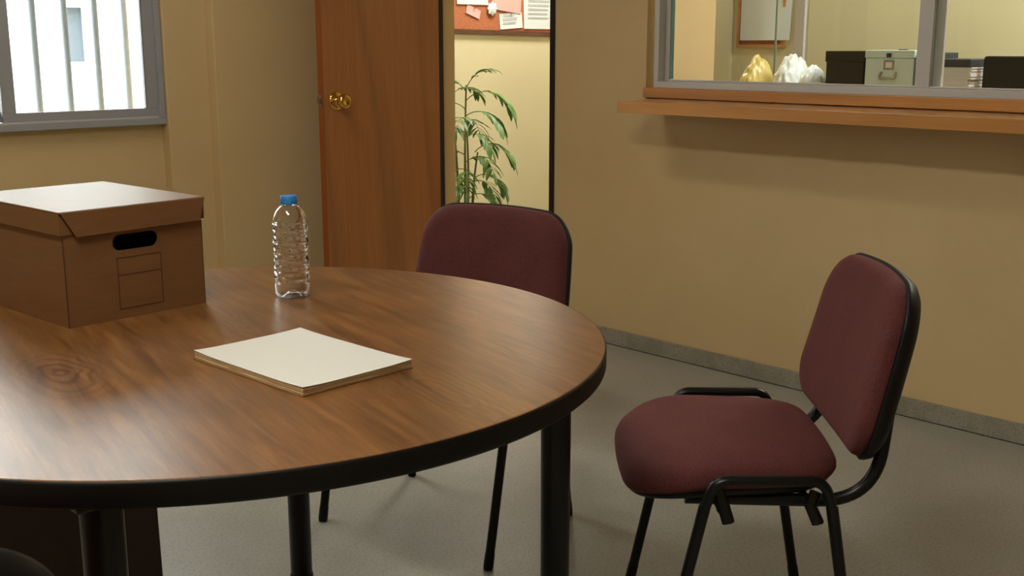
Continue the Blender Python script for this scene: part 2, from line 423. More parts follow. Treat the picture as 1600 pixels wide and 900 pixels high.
build('seal', boxes(((2.214, 4.473, .998), (2.2165, 4.476, 2.32))), 'black', s1)
# outside: bars, ground, facade with its own window
tg = thing('window_grille', 'white painted vertical security bars outside the aluminium window', 'window bars', (1.6, 4.75, .8))
for k in range(12):
    x = 2.275-.1305*k-1.6
    bm = bmesh.new(); tube(bm, [(x, 0, -.05), (x, 0, 1.65)], .0140, 12)
    build('bar', bm, 'bars', tg, smooth=True, angle=60)
build('bottom_rail', boxes(((-.85, -.008, -.09), (.75, .008, -.05))), 'bars', tg, bevel=.002)
build('top_rail', boxes(((-.85, -.008, 1.65), (.75, .008, 1.69))), 'bars', tg, bevel=.002)
for xx in (-.7, .6):
    build('bracket', boxes(((xx-.01, -.12, -.085), (xx+.01, -.008, -.06))), 'bars', tg)
gr = struct('floor_outside', boxes(((-8, 4.64, -.6), (14, 20, -.5))), 'grass')
fa = thing('facade', 'white rendered building seen outside through the window, with a grey window', 'building', (4, 9, -.5))
build('render_wall', plate(rect(-9, 0, 6, 9), [rect(-.158, 1.625, .0, 2.05)], .25, lambda u, v_, w: (u, w, v_)), 'outwhite', fa)
build('pane', boxes(((-.16, .10, 1.62), (.002, .13, 2.06))), 'outglass', fa)
build('sill', boxes(((-.19, -.04, 1.585), (.03, .10, 1.622))), 'outwhite', fa, bevel=.004)
bm = bmesh.new(); tube(bm, [(4.46, 8.93, -.5), (4.46, 8.93, 8)], .034, 16)
tag(build('downpipe', bm, 'beige', smooth=True, angle=60), 'beige vertical downpipe on the white building outside, at the window edge', 'pipe')

# service window
Sw = tag(bpy.data.objects.new('window_2', None), kind='structure'); COL.objects.link(Sw)
ya, yb = .64, 2.905
def frame_yz(y0, y1, z0, z1, xa, xb, w, wb=None):
    wb = wb or w
    return boxes(((xa, y0, z0), (xb, y1, z0+wb)), ((xa, y0, z1-w), (xb, y1, z1)), ((xa, y0, z0+wb), (xb, y0+w, z1-w)), ((xa, y1-w, z0+wb), (xb, y1, z1-w)))
build('window_frame', frame_yz(ya, yb, 1.088, 2.1, 3.592, 3.655, .022, .026), 'alu', Sw, bevel=.0015)
sa = build('sash', boxes(((3.632, 1.735, 1.1145), (3.648, 1.785, 2.075)), ((3.632, 2.86, 1.1145), (3.648, 2.882, 2.075)), ((3.632, 1.786, 1.1145), (3.648, 2.859, 1.120))), 'alu', Sw, bevel=.001)
build('pane', boxes(((3.638, 1.78, 1.121), (3.642, 2.866, 2.07))), 'pane', sa)
sb = build('sash', boxes(((3.604, 1.762, 1.1145), (3.620, 1.812, 2.075)), ((3.604, .665, 1.1145), (3.620, .70, 2.075)), ((3.604, .701, 1.1145), (3.620, 1.761, 1.120))), 'alu', Sw, bevel=.001)
build('pane', boxes(((3.610, .70, 1.121), (3.614, 1.765, 2.07))), 'pane', sb)
build('glass_edge', boxes(((3.6375, 2.846, 1.122), (3.6425, 2.8585, 2.07))), 'glassedge', sa)
struct('trim_4', boxes(((3.562, .60, 1.0502), (3.655, 2.9338, 1.088))), 'shelf', bevel=.0015)
sh = thing('counter_shelf', 'long orange-brown wooden counter shelf on the wall under the service window', 'shelf', (3.58, 1.7, 1.004))
bm = boxes(((-.276, -1.5, 0), (-.001, 1.145, .042)))
build('shelf_board', bm, 'shelf', sh, bevel=.0015)

# ------------------------------------------------------------------ round table
TX, TY, TR, TT = .971, 1.729, .667, .036
tb = thing('round_table', 'large round walnut-veneer table with a black edge and black metal legs', 'table', (TX, TY, 0))
bm = bmesh.new(); lathe(bm, [(TR-.0045, .75-.004), (TR-.003, .7492), (TR-.005, .75)], 160)
build('tabletop', bm, 'table', tb)
bm = bmesh.new(); lathe(bm, [(TR-.03, .75-TT), (TR-.004, .75-TT), (TR-.001, .75-TT+.003), (TR, .75-TT+.006), (TR, .75-.005), (TR-.001, .75-.002), (TR-.003, .7492), (TR-.0045, .748), (TR-.0045, .744)], 160, cap0=True, cap1=False)
build('edge_band', bm, 'edge', tb, smooth=True, angle=50)
for sx, sy in ((1, -1), (1, 1), (-1, -1), (-1, 1)):
    bm = bmesh.new(); lx, ly = .418*sx, .418*sy
    if sx == 1: lx, ly = .411, (-.411 if sy < 0 else .425)
    lathe(bm, [(.0225, .012), (.0255, .016), (.0268, .70), (.0268, .7135)], 32, loc=(lx, ly, 0))
    lg = build('leg', bm, 'black', tb, smooth=True, angle=50)
    bm = bmesh.new(); lathe(bm, [(.019, 0), (.0245, .003), (.0275, .010), (.0265, .018), (.0235, .024)], 32, loc=(lx, ly, 0))
    build('foot_cap', bm, 'plastic', lg, smooth=True, angle=60)
    bm = boxes(((lx-.05, ly-.05, .705), (lx+.05, ly+.05, .7135)))
    build('mounting_plate', bm, 'black', lg, bevel=.003)

# dark wooden pedestal under the table
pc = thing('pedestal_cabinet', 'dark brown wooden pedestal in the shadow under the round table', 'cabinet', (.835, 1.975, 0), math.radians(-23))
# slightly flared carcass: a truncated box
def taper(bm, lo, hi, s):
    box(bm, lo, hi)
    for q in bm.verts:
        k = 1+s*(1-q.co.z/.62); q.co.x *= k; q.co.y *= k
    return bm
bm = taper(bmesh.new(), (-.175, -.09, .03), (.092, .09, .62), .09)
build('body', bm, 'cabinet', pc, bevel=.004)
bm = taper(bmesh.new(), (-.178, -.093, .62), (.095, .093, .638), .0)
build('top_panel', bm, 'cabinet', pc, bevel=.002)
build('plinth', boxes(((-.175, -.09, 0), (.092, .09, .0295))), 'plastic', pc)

# ------------------------------------------------------------------ chairs
def make_chair(label, loc, rz, group='maroon upholstered meeting chairs'):
    t = thing('meeting_chair', label, 'chair', loc, rz, group)
    # seat: rounded pad, domed, front edge falling away
    def out(wf, wr, yf, yr, r):
        o = rrect(1, 1, .0001, 1)
        pts = []
        base = rrect((wf+wr)/2, (yf-yr)/2, [r, r, r*.8, r*.8], 10, 0, (yf+yr)/2)
        # subdivide straight runs
        dense = []
        for a, b in zip(base, base[1:]+base[:1]):
            L = math.dist(a, b); n = max(1, int(L/.03))
            dense += [(a[0]+(b[0]-a[0])*i/n, a[1]+(b[1]-a[1])*i/n) for i in range(n)]
        for x, y in dense:
            k = (y-yr)/(yf-yr); w = wr+(wf-wr)*k
            # gentle outward bow of the sides and the front
            x2 = x/((wf+wr)/2)*w
            pts.append((x2*(1+.03*math.sin(math.pi*k)), y+.018*(1-(x/w)**2)*(1 if k > .5 else -.6)*(abs(k-.5)*2)))
        return pts
    def swarp(v_):
        q = max(0, v_.y-.06)
        return Vector((v_.x, v_.y, v_.z-1.15*q*q+.10*max(0, -.05-v_.y)**1.5))
    so = out(.250, .214, .226, -.170, .115)
    prof = [(.20, -.002), (.02, -.002), (.004, .002), (.0, .010), (.001, .022), (.007, .034), (.018, .042), (.034, .0475), (.06, .052), (.10, .056), (.15, .0585), (.2, .0595), (.235, .060)]
    bm = pad(bmesh.new(), so, [(i, .433+z) for i, z in prof], swarp)
    build('seat', bm, 'fabric', t, smooth=True, angle=70)
    so2 = out(.240, .205, .216, -.161, .11)
    bm = pad(bmesh.new(), so2, [(.19, .414), (.03, .414), (.006, .418), (0, .426), (0, .4308)], swarp)
    build('seat_shell', bm, 'plastic', t, smooth=True, angle=70)
    # backrest: pad in its own plane, leaning back and curved round the sitter
    lean = math.radians(12.5); yb0 = -.226; zb0 = .482; hb = .165
    def bwarp(p):  # p.x across, p.y up (centre 0), p.z thickness forward
        u, w_, d = p.x, p.y+hb, p.z
        d += .35*u*u*1.2
        s_ = w_*1.0
        bow = .10*(w_-hb)**2*1.2
        y = yb0 - math.sin(lean)*s_ + math.cos(lean)*(d+bow)
        z = zb0 + math.cos(lean)*s_ + math.sin(lean)*(d+bow)
        return Vector((u, y, z))
    def bout(hw, hh):
        base = rrect(hw, hh, [.085, .085, .07, .07], 10)
        dense = []
        for a, b in zip(base, base[1:]+base[:1]):
            L = math.dist(a, b); n = max(1, int(L/.03))
            dense += [(a[0]+(b[0]-a[0])*i/n, a[1]+(b[1]-a[1])*i/n) for i in range(n)]
        return [(x*(1-.05*(y/hh)+.012*(1-(y/hh)**2)), y+.016*(1-(x/hw)**2)*(1 if y > 0 else -1)*abs(y/hh)) for x, y in dense]
    bo = bout(.241, hb-.004)
    bm = pad(bmesh.new(), bo, [(.14, .0), (.02, .0), (.004, .002), (0, .008), (.002, .020), (.008, .029), (.02, .036), (.04, .040), (.07, .0425), (.11, .044), (.158, .0445)], bwarp)
    build('backrest', bm, 'fabric', t, smooth=True, angle=70)
    bo2 = bout(.245, hb+.001)
    bm = pad(bmesh.new(), bo2, [(.15, -.033), (.06, -.031), (.022, -.026), (.006, -.015), (.001, -.003), (0, .004), (.004, .0075), (.02, .0), (.14, -.001)], bwarp)
    build('back_shell', bm, 'plastic', t, smooth=True, angle=70)
    # side frames
    ZL = .468; R = .0125
    for sx in (-1, 1):
        hx = .275*sx; fx = .268*sx
        bar = bend([(hx-.002*sx, .100, ZL-.055), (hx, .084, ZL), (hx, -.118, ZL), (hx-.002*sx, -.134, ZL-.055)], .045, 8)
        bm = tube(bmesh.new(), bar, R, 14, flat=(.8, 1.05))
        sb_ = build('side_rail', bm, 'black', t, smooth=True, angle=60)
        for yt, yf in ((.1005, .182), (-.1345, -.203)):
            bm = tube(bmesh.new(), [(hx-.002*sx, yt, ZL-.053), (fx, yf, .02)], .0115, 14)
            lg_ = build('leg', bm, 'black', t, smooth=True, angle=60)
            d = Vector((fx, yf, .02))-Vector((hx-.002*sx, yt, ZL-.053)); d = d/abs(d.z)
            bm = tube(bmesh.new(), [Vector((fx, yf, .02))-d*.02, Vector((fx, yf, .02))+d*.012, Vector((fx, yf, .02))+d*.0195], .0145, 14, radii=[.0122, .0126, .0118])
            build('foot_cap', bm, 'plastic', lg_, smooth=True, angle=60)
        # seat rail running back and bending up into the backrest
        rx = .205*sx
        up = Vector((0, -math.sin(lean), math.cos(lean)))
        b0 = bwarp(Vector((rx, -hb+.04, -.012))); b1 = bwarp(Vector((rx, -hb+.14, -.012)))
        pts = bend([(rx, .128, .406), (rx, -.232, .400), b1], .125, 14)
        bm = tube(bmesh.new(), pts, R, 14)
        build('seat_rail', bm, 'black', t, smooth=True, angle=60)
        # welded stacking brackets between the leg frame and the seat rail
        for yk in (.068, -.102):
            k = 1 if yk > 0 else -1
            pts = [(hx-.020*sx, yk+.006*k, ZL-.028), (hx-.016*sx, yk-.004*k, ZL-.055), (hx-.010*sx, yk-.013*k+(0 if k > 0 else -.022), ZL-.084), (hx-.010*sx, yk-.014*k+(0 if k > 0 else -.024), ZL-.088)]
            bm = tube(bmesh.new(), pts, .0095, 10, flat=(1.25, .7))
            build('stacking_bracket', bm, 'black', t, smooth=True, angle=60)
    for yk in (.068, -.102):
        bm = tube(bmesh.new(), [(-.262, yk, .405), (.262, yk, .405)], .0085, 12)
        build('cross_bar', bm, 'black', t, smooth=True, angle=60)
    return t
ch = make_chair('maroon upholstered chair standing free beside the table, facing left, black frame in full view', (1.889, 1.288, 0), math.radians(44.8))
def copy_tree(o, parent=None):
    c = o.copy(); COL.objects.link(c); c.parent = parent
    for q in list(o.children): copy_tree(q, c)
    return c
c2 = copy_tree(ch); c2.location = (1.858, 2.186, 0); c2.rotation_euler = (0, 0, math.radians(103.3))
c2['label'] = 'maroon upholstered chair behind the round table in front of the doorway, its backrest showing'
c3 = copy_tree(ch); c3.location = (.208, 1.314, 0); c3.rotation_euler = (0, 0, math.atan2(-.22, .975))
c3['label'] = 'dark maroon chair at the bottom left corner, only the top of its backrest in view'

# ------------------------------------------------------------------ archive box
bx = thing('archive_box', 'brown cardboard archive box with lid on the round table', 'box', (.806, 1.984, .75), math.radians(4.3))
bw, bd, bh, ct = .285, .372, .213, .004
def slot(cx, cz, w, h, n=8):
    return [(cx+(w-h)/2*s+h/2*math.cos(a), cz+h/2*math.sin(a)) for s, a0 in ((1, -math.pi/2), (-1, math.pi/2)) for a in (a0+math.pi*i/n for i in range(n+1))]
bm = plate(rect(0, 0, bw, bh-.006), [slot(.142, .144, .094, .030)], ct, lambda u, v_, w: (u, w, v_))
build('front_panel', bm, 'card', bx)
bm = boxes(((0, ct+.0003, 0), (ct, bd, bh-.006)), ((bw-ct, ct+.0003, 0), (bw, bd, bh-.006)), ((ct, bd-ct, 0), (bw-ct, bd, bh-.006)), ((ct, ct+.0003, 0), (bw-ct, bd-ct, ct)))
build('body', bm, 'card', bx)
# added black sheet inside the box, standing in for shade behind the hand hole
build('hand_hole_shade', boxes(((ct+.001, .06, .01), (bw-ct-.001, .064, bh-.012))), 'plastic', bx)
lw = .0016
def lines(rs): return boxes(*[((a, -.0004, c), (b, .0001, d)) for a, c, b, d in rs])
l0, l1, b0_, b1_, bm_ = .101, .193, .018, .116, .082
build('printed_frame', lines([(l0, b0_, l1, b0_+lw), (l0, b1_-lw, l1, b1_), (l0, b0_, l0+lw, b1_), (l1-lw, b0_, l1, b1_), (l0, bm_, l1, bm_+lw)]), 'ink', bx)
for xs in (0, bw): build('corner_seam', boxes(((xs-.0006, -.0006, .001), (xs+.0006, .0014, bh-.047))), 'ink', bx)
ov = .006; lh = .043
lid = build('lid', boxes(((-ov, -ov, bh-.004), (bw+ov, bd+ov, bh)), ((-ov, -ov+.003, bh-lh), (-ov+.003, bd+ov-.003, bh-.0042)), ((bw+ov-.003, -ov+.003, bh-lh), (bw+ov, bd+ov-.003, bh-.0042)), ((-ov, bd+ov-.003, bh-lh), (bw+ov, bd+ov, bh-.0042)), ((-ov+.0032, -ov+.003, bh-lh), (bw+ov-.0032, -ov+.0045, bh-.0042))), 'card', bx, bevel=.0012)
# front flap folded down with slanted ends
fl = [(-ov+.001, bh-.001), (bw+ov-.001, bh-.001), (bw+ov-.014, bh-lh-.002), (-ov+.028, bh-lh-.004)]
bm = plate(fl, [], .003, lambda u, v_, w: (u, -ov-.0035+w-.03*(bh-v_)*.4, v_))
build('lid_flap', bm, 'card', lid, bevel=.0008)

# ------------------------------------------------------------------ bottle
bo_ = thing('water_bottle', 'clear plastic water bottle with a blue cap on the round table', 'bottle', (1.248, 1.935, .75))
def ribs(t, z, r):
    k = 0
    if r < .0333 and z > .02: return 1
    if .03 < z < .155: k = .026*math.sin(z*2*math.pi/.0125) + .016*math.sin(6*t+z*60)*math.sin(z*2*math.pi/.025) + .008*math.sin(13*t+z*150)
    if z < .03: k = .03*(1-z/.03)*math.cos(5*t)*(1 if z < .018 else .4)
    return 1+k
outer = [(.001, .010), (.008, .010), (.014, .005), (.020, .0008), (.026, .0004), (.031, .004), (.0338, .010), (.0345, .018), (.0345, .028)]
zz = .031
while zz < .152: outer.append((.0345-.0010*(abs(zz-.082) < .006) , zz)); zz += .0018
outer += [(.0345, .1535), (.0338, .160), (.0315, .168), (.0278, .176), (.0232, .182), (.0190, .1855), (.0155, .188), (.0140, .1895), (.0138, .197), (.0138, .205), (.0122, .205)]
inner = [(max(.0005, r-(.0020 if r > .02 else .0010)), z+(.0012 if z < .02 else 0)) for r, z in outer[:-1]][::-1]
inner = [(r, z) for r, z in inner]
bm = bmesh.new(); lathe(bm, outer+inner, 72, ribs)
build('bottle_body', bm, 'pet', bo_, smooth=True, angle=80)
bm = bmesh.new(); lathe(bm, [(.0, .2075), (.0158, .2072), (.0167, .2058), (.0167, .1915), (.0162, .1905), (.0143, .1905), (.0143, .2056), (.001, .2056)][::-1], 96, lambda t, z, r: 1+(.014*(1 if math.sin(48*t) > 0 else 0) if r > .0163 and .193 < z < .205 else 0), cap0=False, cap1=False)
build('cap', bm, 'cap', bo_, smooth=True, angle=35)
bm = bmesh.new(); lathe(bm, [(.0138, .1868), (.0172, .187), (.0172, .1888), (.0138, .189)], 48, cap0=False, cap1=False)
build('neck_ring', bm, 'pet', bo_, smooth=True, angle=35)

# ------------------------------------------------------------------ paper pad
pp = thing('writing_pad', 'thick A4 pad of blank off-white paper lying on the round table', 'notepad', (.978, 1.4985, .75), math.radians(2.2))
random.seed(3)
def sheet_stack(z0, z1, n, w, d, jit):
    bm = bmesh.new(); h = (z1-z0)/n
    for i in range(n):
        a, b = random.uniform(-jit, jit), random.uniform(-jit, jit)
        box(bm, (-w/2+a, -d/2+b, z0+i*h), (w/2+a, d/2+b, z0+(i+1)*h-.00008))
    return bm
build('backing_board', boxes(((-.106, -.1495, 0), (.106, .1495, .0012))), 'card', pp)
build('page_block', sheet_stack(.0013, .0125, 14, .2095, .2955, .0009), 'pages', pp)
# top sheet, a little lifted at its corners
bm = bmesh.new(); N = 16; g = []
for k in (0, 1):
    g.append([[bm.verts.new((-.1053+.2106*i/N, -.1487+.2974*j/N, .0128+k*.0007+.0022*(abs(2*i/N-1)**4)*(abs(2*j/N-1)**4))) for j in range(N+1)] for i in range(N+1)])
for k in (0, 1):
    for i in range(N):
        for j in range(N):
            bm.faces.new((g[k][i][j], g[k][i+1][j], g[k][i+1][j+1], g[k][i][j+1]))
for i in range(N):
    for (a, b) in (((i, 0), (i+1, 0)), ((i+1, N), (i, N)), ((0, i+1), (0, i)), ((N, i), (N, i+1))):
        bm.faces.new((g[0][a[0]][a[1]], g[0][b[0]][b[1]], g[1][b[0]][b[1]], g[1][a[0]][a[1]]))
build('top_sheet', bm, 'paper', pp)

# ------------------------------------------------------------------ hallway beyond the doorway
nb = thing('notice_board', 'cork notice board with a dark wooden frame on the hallway wall', 'notice board', (5.25, 5.5, 1.75), 0)
nb.rotation_euler = (0, math.radians(.9), 0)
build('board', boxes(((-.80, -.012, -.40), (.80, -.002, .40))), 'cork', nb)
build('board_frame', boxes(((-.83, -.022, -.43), (.83, -.002, -.401)), ((-.83, -.022, .401), (.83, -.002, .43)), ((-.83, -.022, -.401), (-.801, -.002, .401)), ((.801, -.022, -.401), (.83, -.002, .401))), 'frame_wood', nb, bevel=.002)
def paper(label, x0, x1, z0, z1, m='hallpaper', rot=0, prints=0, group=None, curl=.004):
    w, h = (x1-x0)/2, (z1-z0)/2
    t = thing('pinned_paper', label, 'paper', ((x0+x1)/2, 5.4848, (z0+z1)/2), 0, group); t.rotation_euler = (0, rot, 0)
    bm = bmesh.new(); n = 10; a = []
    for k in (0, 1):
        a.append([[bm.verts.new((-w+2*w*i/n, -k*.0006-curl*(j == 0)*0-curl*((n-j)/n)**3, -h+2*h*j/n)) for j in range(n+1)] for i in range(n+1)])
    for k in (0, 1):
        for i in range(n):
            for j in range(n): bm.faces.new((a[k][i][j], a[k][i+1][j], a[k][i+1][j+1], a[k][i][j+1]))
    for i in range(n):
        for (p, q) in (((i, 0), (i+1, 0)), ((i+1, n), (i, n)), ((0, i+1), (0, i)), ((n, i), (n, i+1))):
            bm.faces.new((a[0][p[0]][p[1]], a[0][q[0]][q[1]], a[1][q[0]][q[1]], a[1][p[0]][p[1]]))
    build('sheet', bm, m, t, smooth=False)
    if prints:
        rs = []
        random.seed(prints)
        for k in range(prints):
            z = h*.8-k*(1.6*h/prints); rs.append(((-w*.75, -.0072, z), (w*random.uniform(.2, .75), -.0068-0, z+.006)))
        build('printed_lines', boxes(*rs), 'print', t)
    bm = bmesh.new(); lathe(bm, [(.0, 0), (.004, 0), (.0045, .004), (.003, .008), (.0, .009)], 12)
    bmesh.ops.rotate(bm, verts=bm.verts[:], cent=(0, 0, 0), matrix=Matrix.Rotation(math.radians(90), 3, 'X'))
    build('pin', bm, 'steel', t, loc=(0, -.004, h*.88))
    return t
paper('white sheet pinned at the left of the hallway notice board', 4.82, 5.085, 1.507, 1.80, prints=0)
paper('small white sheet pinned low in the middle of the notice board', 5.19, 5.395, 1.362, 1.460, prints=3, rot=math.radians(-4))
paper('tall white printed sheet pinned at the right of the notice board', 5.408, 5.70, 1.362, 1.78, prints=12)
paper('pink leaflet pinned in the upper middle of the notice board', 5.13, 5.39, 1.47, 1.72, 'pink', math.radians(6))
paper('small faded pink note pinned left of the middle of the notice board', 4.90, 5.02, 1.435, 1.49, 'pink', math.radians(18))
bm = bmesh.new(); lathe(bm, [(0, 0), (.030, .001), (.040, .003), (.034, .006), (.018, .010), (0, .012)], 40, lambda t, z, r: 1+.12*math.cos(8*t))
bmesh.ops.rotate(bm, verts=bm.verts[:], cent=(0, 0, 0), matrix=Matrix.Rotation(math.radians(90), 3, 'X'))
tag(build('highlight_disc', bm, 'hallpaper', smooth=True, loc=(5.115, 5.4755, 1.485)), 'white disc made up as a rosette on the hallway notice board', 'highlight')  # disc modelled in place of a bright highlight on the board

# potted palm behind the wall edge
pl = thing('potted_palm', 'tall green potted palm standing in the hallway behind the doorway', 'plant', (4.575, 5.14, 0))
bm = bmesh.new(); lathe(bm, [(.0, 0), (.105, 0), (.110, .004), (.135, .22), (.148, .222), (.150, .25), (.140, .252), (.132, .235), (.0, .23)], 40, cap0=False, cap1=False)
build('pot', bm, 'pot', pl, smooth=True, angle=40)
bm = bmesh.new(); lathe(bm, [(0, .2305), (.07, .236), (.128, .2365)], 32, cap0=False, cap1=False)
build('soil', bm, 'soil', pl, smooth=True)
random.seed(11)
canes = [((.0, .0), (.03, .02), 1.02), ((-.03, .03), (-.09, .03), .95), ((.035, -.02), (.075, -.03), .62), ((-.02, -.04), (-.06, -.08), .8)]
for (bx_, by_), (tx_, ty_), h in canes:
    pts = [(bx_+(tx_-bx_)*k*k, by_+(ty_-by_)*k, .225+(h-.225)*k) for k in (i/8 for i in range(9))]
    bm = tube(bmesh.new(), pts, .008, 10, radii=[.009-.004*i/8 for i in range(9)])
    build('cane', bm, 'cane', pl, smooth=True, angle=60)
def leaflet(bm, p, d, L, w, droop):
    d = Vector(d).normalized(); up = Vector((0, 0, 1)); side = d.cross(up)
    side = side.normalized() if side.length > .01 else Vector((1, 0, 0))
    n = 6; q = Vector(p); prev = None; dd = d.copy()
    for i in range(n+1):
        t = i/n; hw = w*math.sin(math.pi*min(1, t*.93+.05))**.75
        nn = dd.cross(side).normalized()
        ring = [bm.verts.new(q-side*hw-nn*hw*.25), bm.verts.new(q+nn*.0006), bm.verts.new(q+side*hw-nn*hw*.25)]
        if prev: 
            for a in (0, 1): bm.faces.new((prev[a], prev[a+1], ring[a+1], ring[a]))
        prev = ring; q = q+dd*(L/n); dd = (dd+Vector((0, 0, -droop/n))).normalized()
def frond(bm, p0, az, el, L, droop, n=7, ls=.13, lw=.011):
    """arching midrib with pairs of drooping leaflets"""
    d = Vector((math.cos(az)*math.cos(el), math.sin(az)*math.cos(el), math.sin(el))); p = Vector(p0); pts = [p.copy()]; ds = [d.copy()]
    N = 12
    for i in range(N):
        p = p+d*(L/N); d = (d+Vector((0, 0, -droop/N))).normalized(); pts.append(p.copy()); ds.append(d.copy())
    tube(bm, pts, .003, 6, radii=[.0035-.0022*i/N for i in range(N+1)])
    for k in range(n):
        i = int(N*(.35+.62*k/(n-1))); dd = ds[i]; side = dd.cross(Vector((0, 0, 1))).normalized()
        f = .7+.3*math.sin(math.pi*k/(n-1))
        for s in (-1, 1):
            leaflet(bm, pts[i], dd*.75+side*s*random.uniform(.6, 1.0)+Vector((0, 0, random.uniform(-.1, .2))), ls*f*random.uniform(.95, 1.25), lw, random.uniform(.6, 1.5))
    leaflet(bm, pts[-1], ds[-1], ls*.8, lw, .8)
R_ = -math.atan2(.695, .719)   # towards the right of the hallway view
fr = [((.03, .02, 1.0), R_+.1, 1.15, .20, 1.6, 5, .10), ((.03, .02, .98), R_+2.6, .9, .24, 1.8, 6, .11), ((.02, .01, .93), R_+.25, .75, .36, 2.5, 8, .13),
      ((.02, .01, .84), R_-.2, .55, .28, 2.2, 7, .12), ((.0, .0, .78), R_+1.2, .6, .26, 2.0, 6, .12), ((.0, .0, .74), R_+3.3, .6, .3, 2.2, 7, .12),
      ((.06, -.02, .62), R_+.15, .8, .30, 2.6, 8, .12), ((.06, -.02, .58), R_-.9, .5, .22, 2.0, 6, .11), ((.0, .0, .60), R_+2.4, .5, .26, 2, 6, .12),
      ((.05, -.02, .46), R_+.3, .6, .26, 2.6, 7, .11), ((.05, -.02, .44), R_-.6, .4, .22, 2.4, 6, .11), ((-.02, .01, .45), R_+1.9, .5, .24, 2.2, 6, .11),
      ((-.09, .03, .95), R_+.5, .9, .22, 2.0, 6, .11), ((-.09, .03, .93), R_+3.6, .8, .28, 2.0, 7, .11), ((-.06, -.08, .8), R_-1.8, .7, .26, 2.0, 6, .11),
      ((-.06, -.08, .72), R_-.5, .6, .22, 2.4, 6, .11), ((-.04, -.05, .5), R_-1.5, .5, .25, 2.2, 6, .11), ((.03, .0, .34), R_+.0, .7, .22, 2.6, 6, .10), ((-.03, .02, .34), R_+2.8, .6, .24, 2.4, 6, .10)]
fr += [((.02, .02, .70), R_+2.9, .9, .22, 2.2, 7, .11), ((.03, -.01, .5), R_+3.4, .6, .2, 2.2, 7, .11), ((.03, -.01, .40), R_-2.4, .6, .2, 2.2, 7, .11), ((-.01, .0, .55), R_-.1, .9, .16, 2.2, 6, .10), ((.0, .0, .88), R_-2.9, .8, .18, 2.0, 6, .10)]
for p0, az, el, L, dr, n, ls in fr:
    bm = bmesh.new(); frond(bm, p0, az, el, L, dr, n, ls, .0115)
    build('frond', bm, 'leaf', pl, smooth=True, angle=80)

# ------------------------------------------------------------------ office behind the service window
sd = thing('office_sideboard', 'wooden office sideboard behind the service window glass', 'cabinet', (4.44, 1.80, 0))
build('body', boxes(((-.20, -1.27, .06), (.20, 1.27, .955))), 'cabinet', sd, bevel=.003)
build('worktop', boxes(((-.215, -1.285, .9555), (.215, 1.285, .98))), 'shelf', sd, bevel=.003)
for k in range(4):
    d_ = build('door', boxes(((-.2195, -1.26+k*.632, .08), (-.2005, -1.26+k*.632+.624, .945))), 'cabinet', sd, bevel=.002)
    build('handle', boxes(((-.236, -1.26+k*.632+.56, .48), (-.2197, -1.26+k*.632+.572, .60))), 'steel', d_, bevel=.002)

def ob(name, bm, m, label, cat, loc, rz=0, **kw):
    o = build(name, bm, m, **kw); o.location = loc; o.rotation_euler = (0, 0, rz); return tag(o, label, cat)
# black storage box
kb = thing('storage_box', 'plain black storage box left of the pale green metal file box', 'box', (4.405, 2.475, .98))
build('body', boxes(((-.10, -.086, 0), (.10, .086, .205))), 'plastic', kb, bevel=.003)
build('lid', boxes(((-.104, -.090, .2055), (.104, .090, .25))), 'plastic', kb, bevel=.003)
# pale green metal file box
gb = thing('file_box', 'pale green metal file box with label holder and handle behind the glass', 'file box', (4.405, 2.278, .98))
build('body', boxes(((-.10, -.104, 0), (.10, .104, .222))), 'filegreen', gb, bevel=.003)
gl = build('lid', boxes(((-.103, -.107, .2225), (.103, .107, .254))), 'filegreen', gb, bevel=.003)
build('catch', boxes(((-.108, -.010, .226), (-.1032, .010, .242))), 'darktrim', gl, bevel=.001)
build('top_handle', boxes(((-.01, -.022, .2542), (.01, .012, .258))), 'darktrim', gl, bevel=.001)
lh_ = build('label_holder', plate(rect(-.022, .178, .022, .214), [rect(-.015, .184, .015, .208)], .003, lambda u, v_, w: (-.1003-w, u, v_)), 'steel', gb)
build('label_card', boxes(((-.1012, -.015, .184), (-.1004, .015, .208))), 'paper', lh_)
bm = tube(bmesh.new(), bend([(-.1, -.032, .166), (-.118, -.032, .144), (-.118, .032, .144), (-.1, .032, .166)], .008, 4), .005, 10)
build('handle', bm, 'steel', gb, smooth=True, angle=60)
# dark folder pair behind the meeting stiles
ob('ring_binder', boxes(((-.14, -.02, 0), (.14, .02, .245))), 'navy', 'dark navy binder standing against the right side of the green file box', 'binder', (4.45, 2.146, .98), bevel=.004)
# stack of papers and ledgers
zz = .98
random.seed(5)
pos = ['lowest of the stack', 'second from the bottom of the stack', 'third from the bottom of the stack', 'just under the dark ledger on top']
for k, h in enumerate((.058, .046, .040, .046)):
    w = .086+random.uniform(-.004, .003)
    bm = bmesh.new(); n = 9
    for i in range(n):
        a, b = random.uniform(-.003, .003), random.uniform(-.003, .003)
        box(bm, (-.13+a, -w+b, i*h/n), (.13+a, w+b, (i+1)*h/n-.0004))
    ob('paper_bundle', bm, 'greypaper', 'bundle of grey-white papers behind the right pane, '+pos[k], 'papers', (4.41, 2.021, zz), random.uniform(-.03, .03))['group'] = 'paper bundles in the office stack'
    zz += h+.0005
ob('ledger', boxes(((-.135, -.09, 0), (.135, .09, .030))), 'navy', 'dark navy ledger on top of the stack of paper bundles in the office', 'book', (4.41, 2.021, zz), bevel=.004)
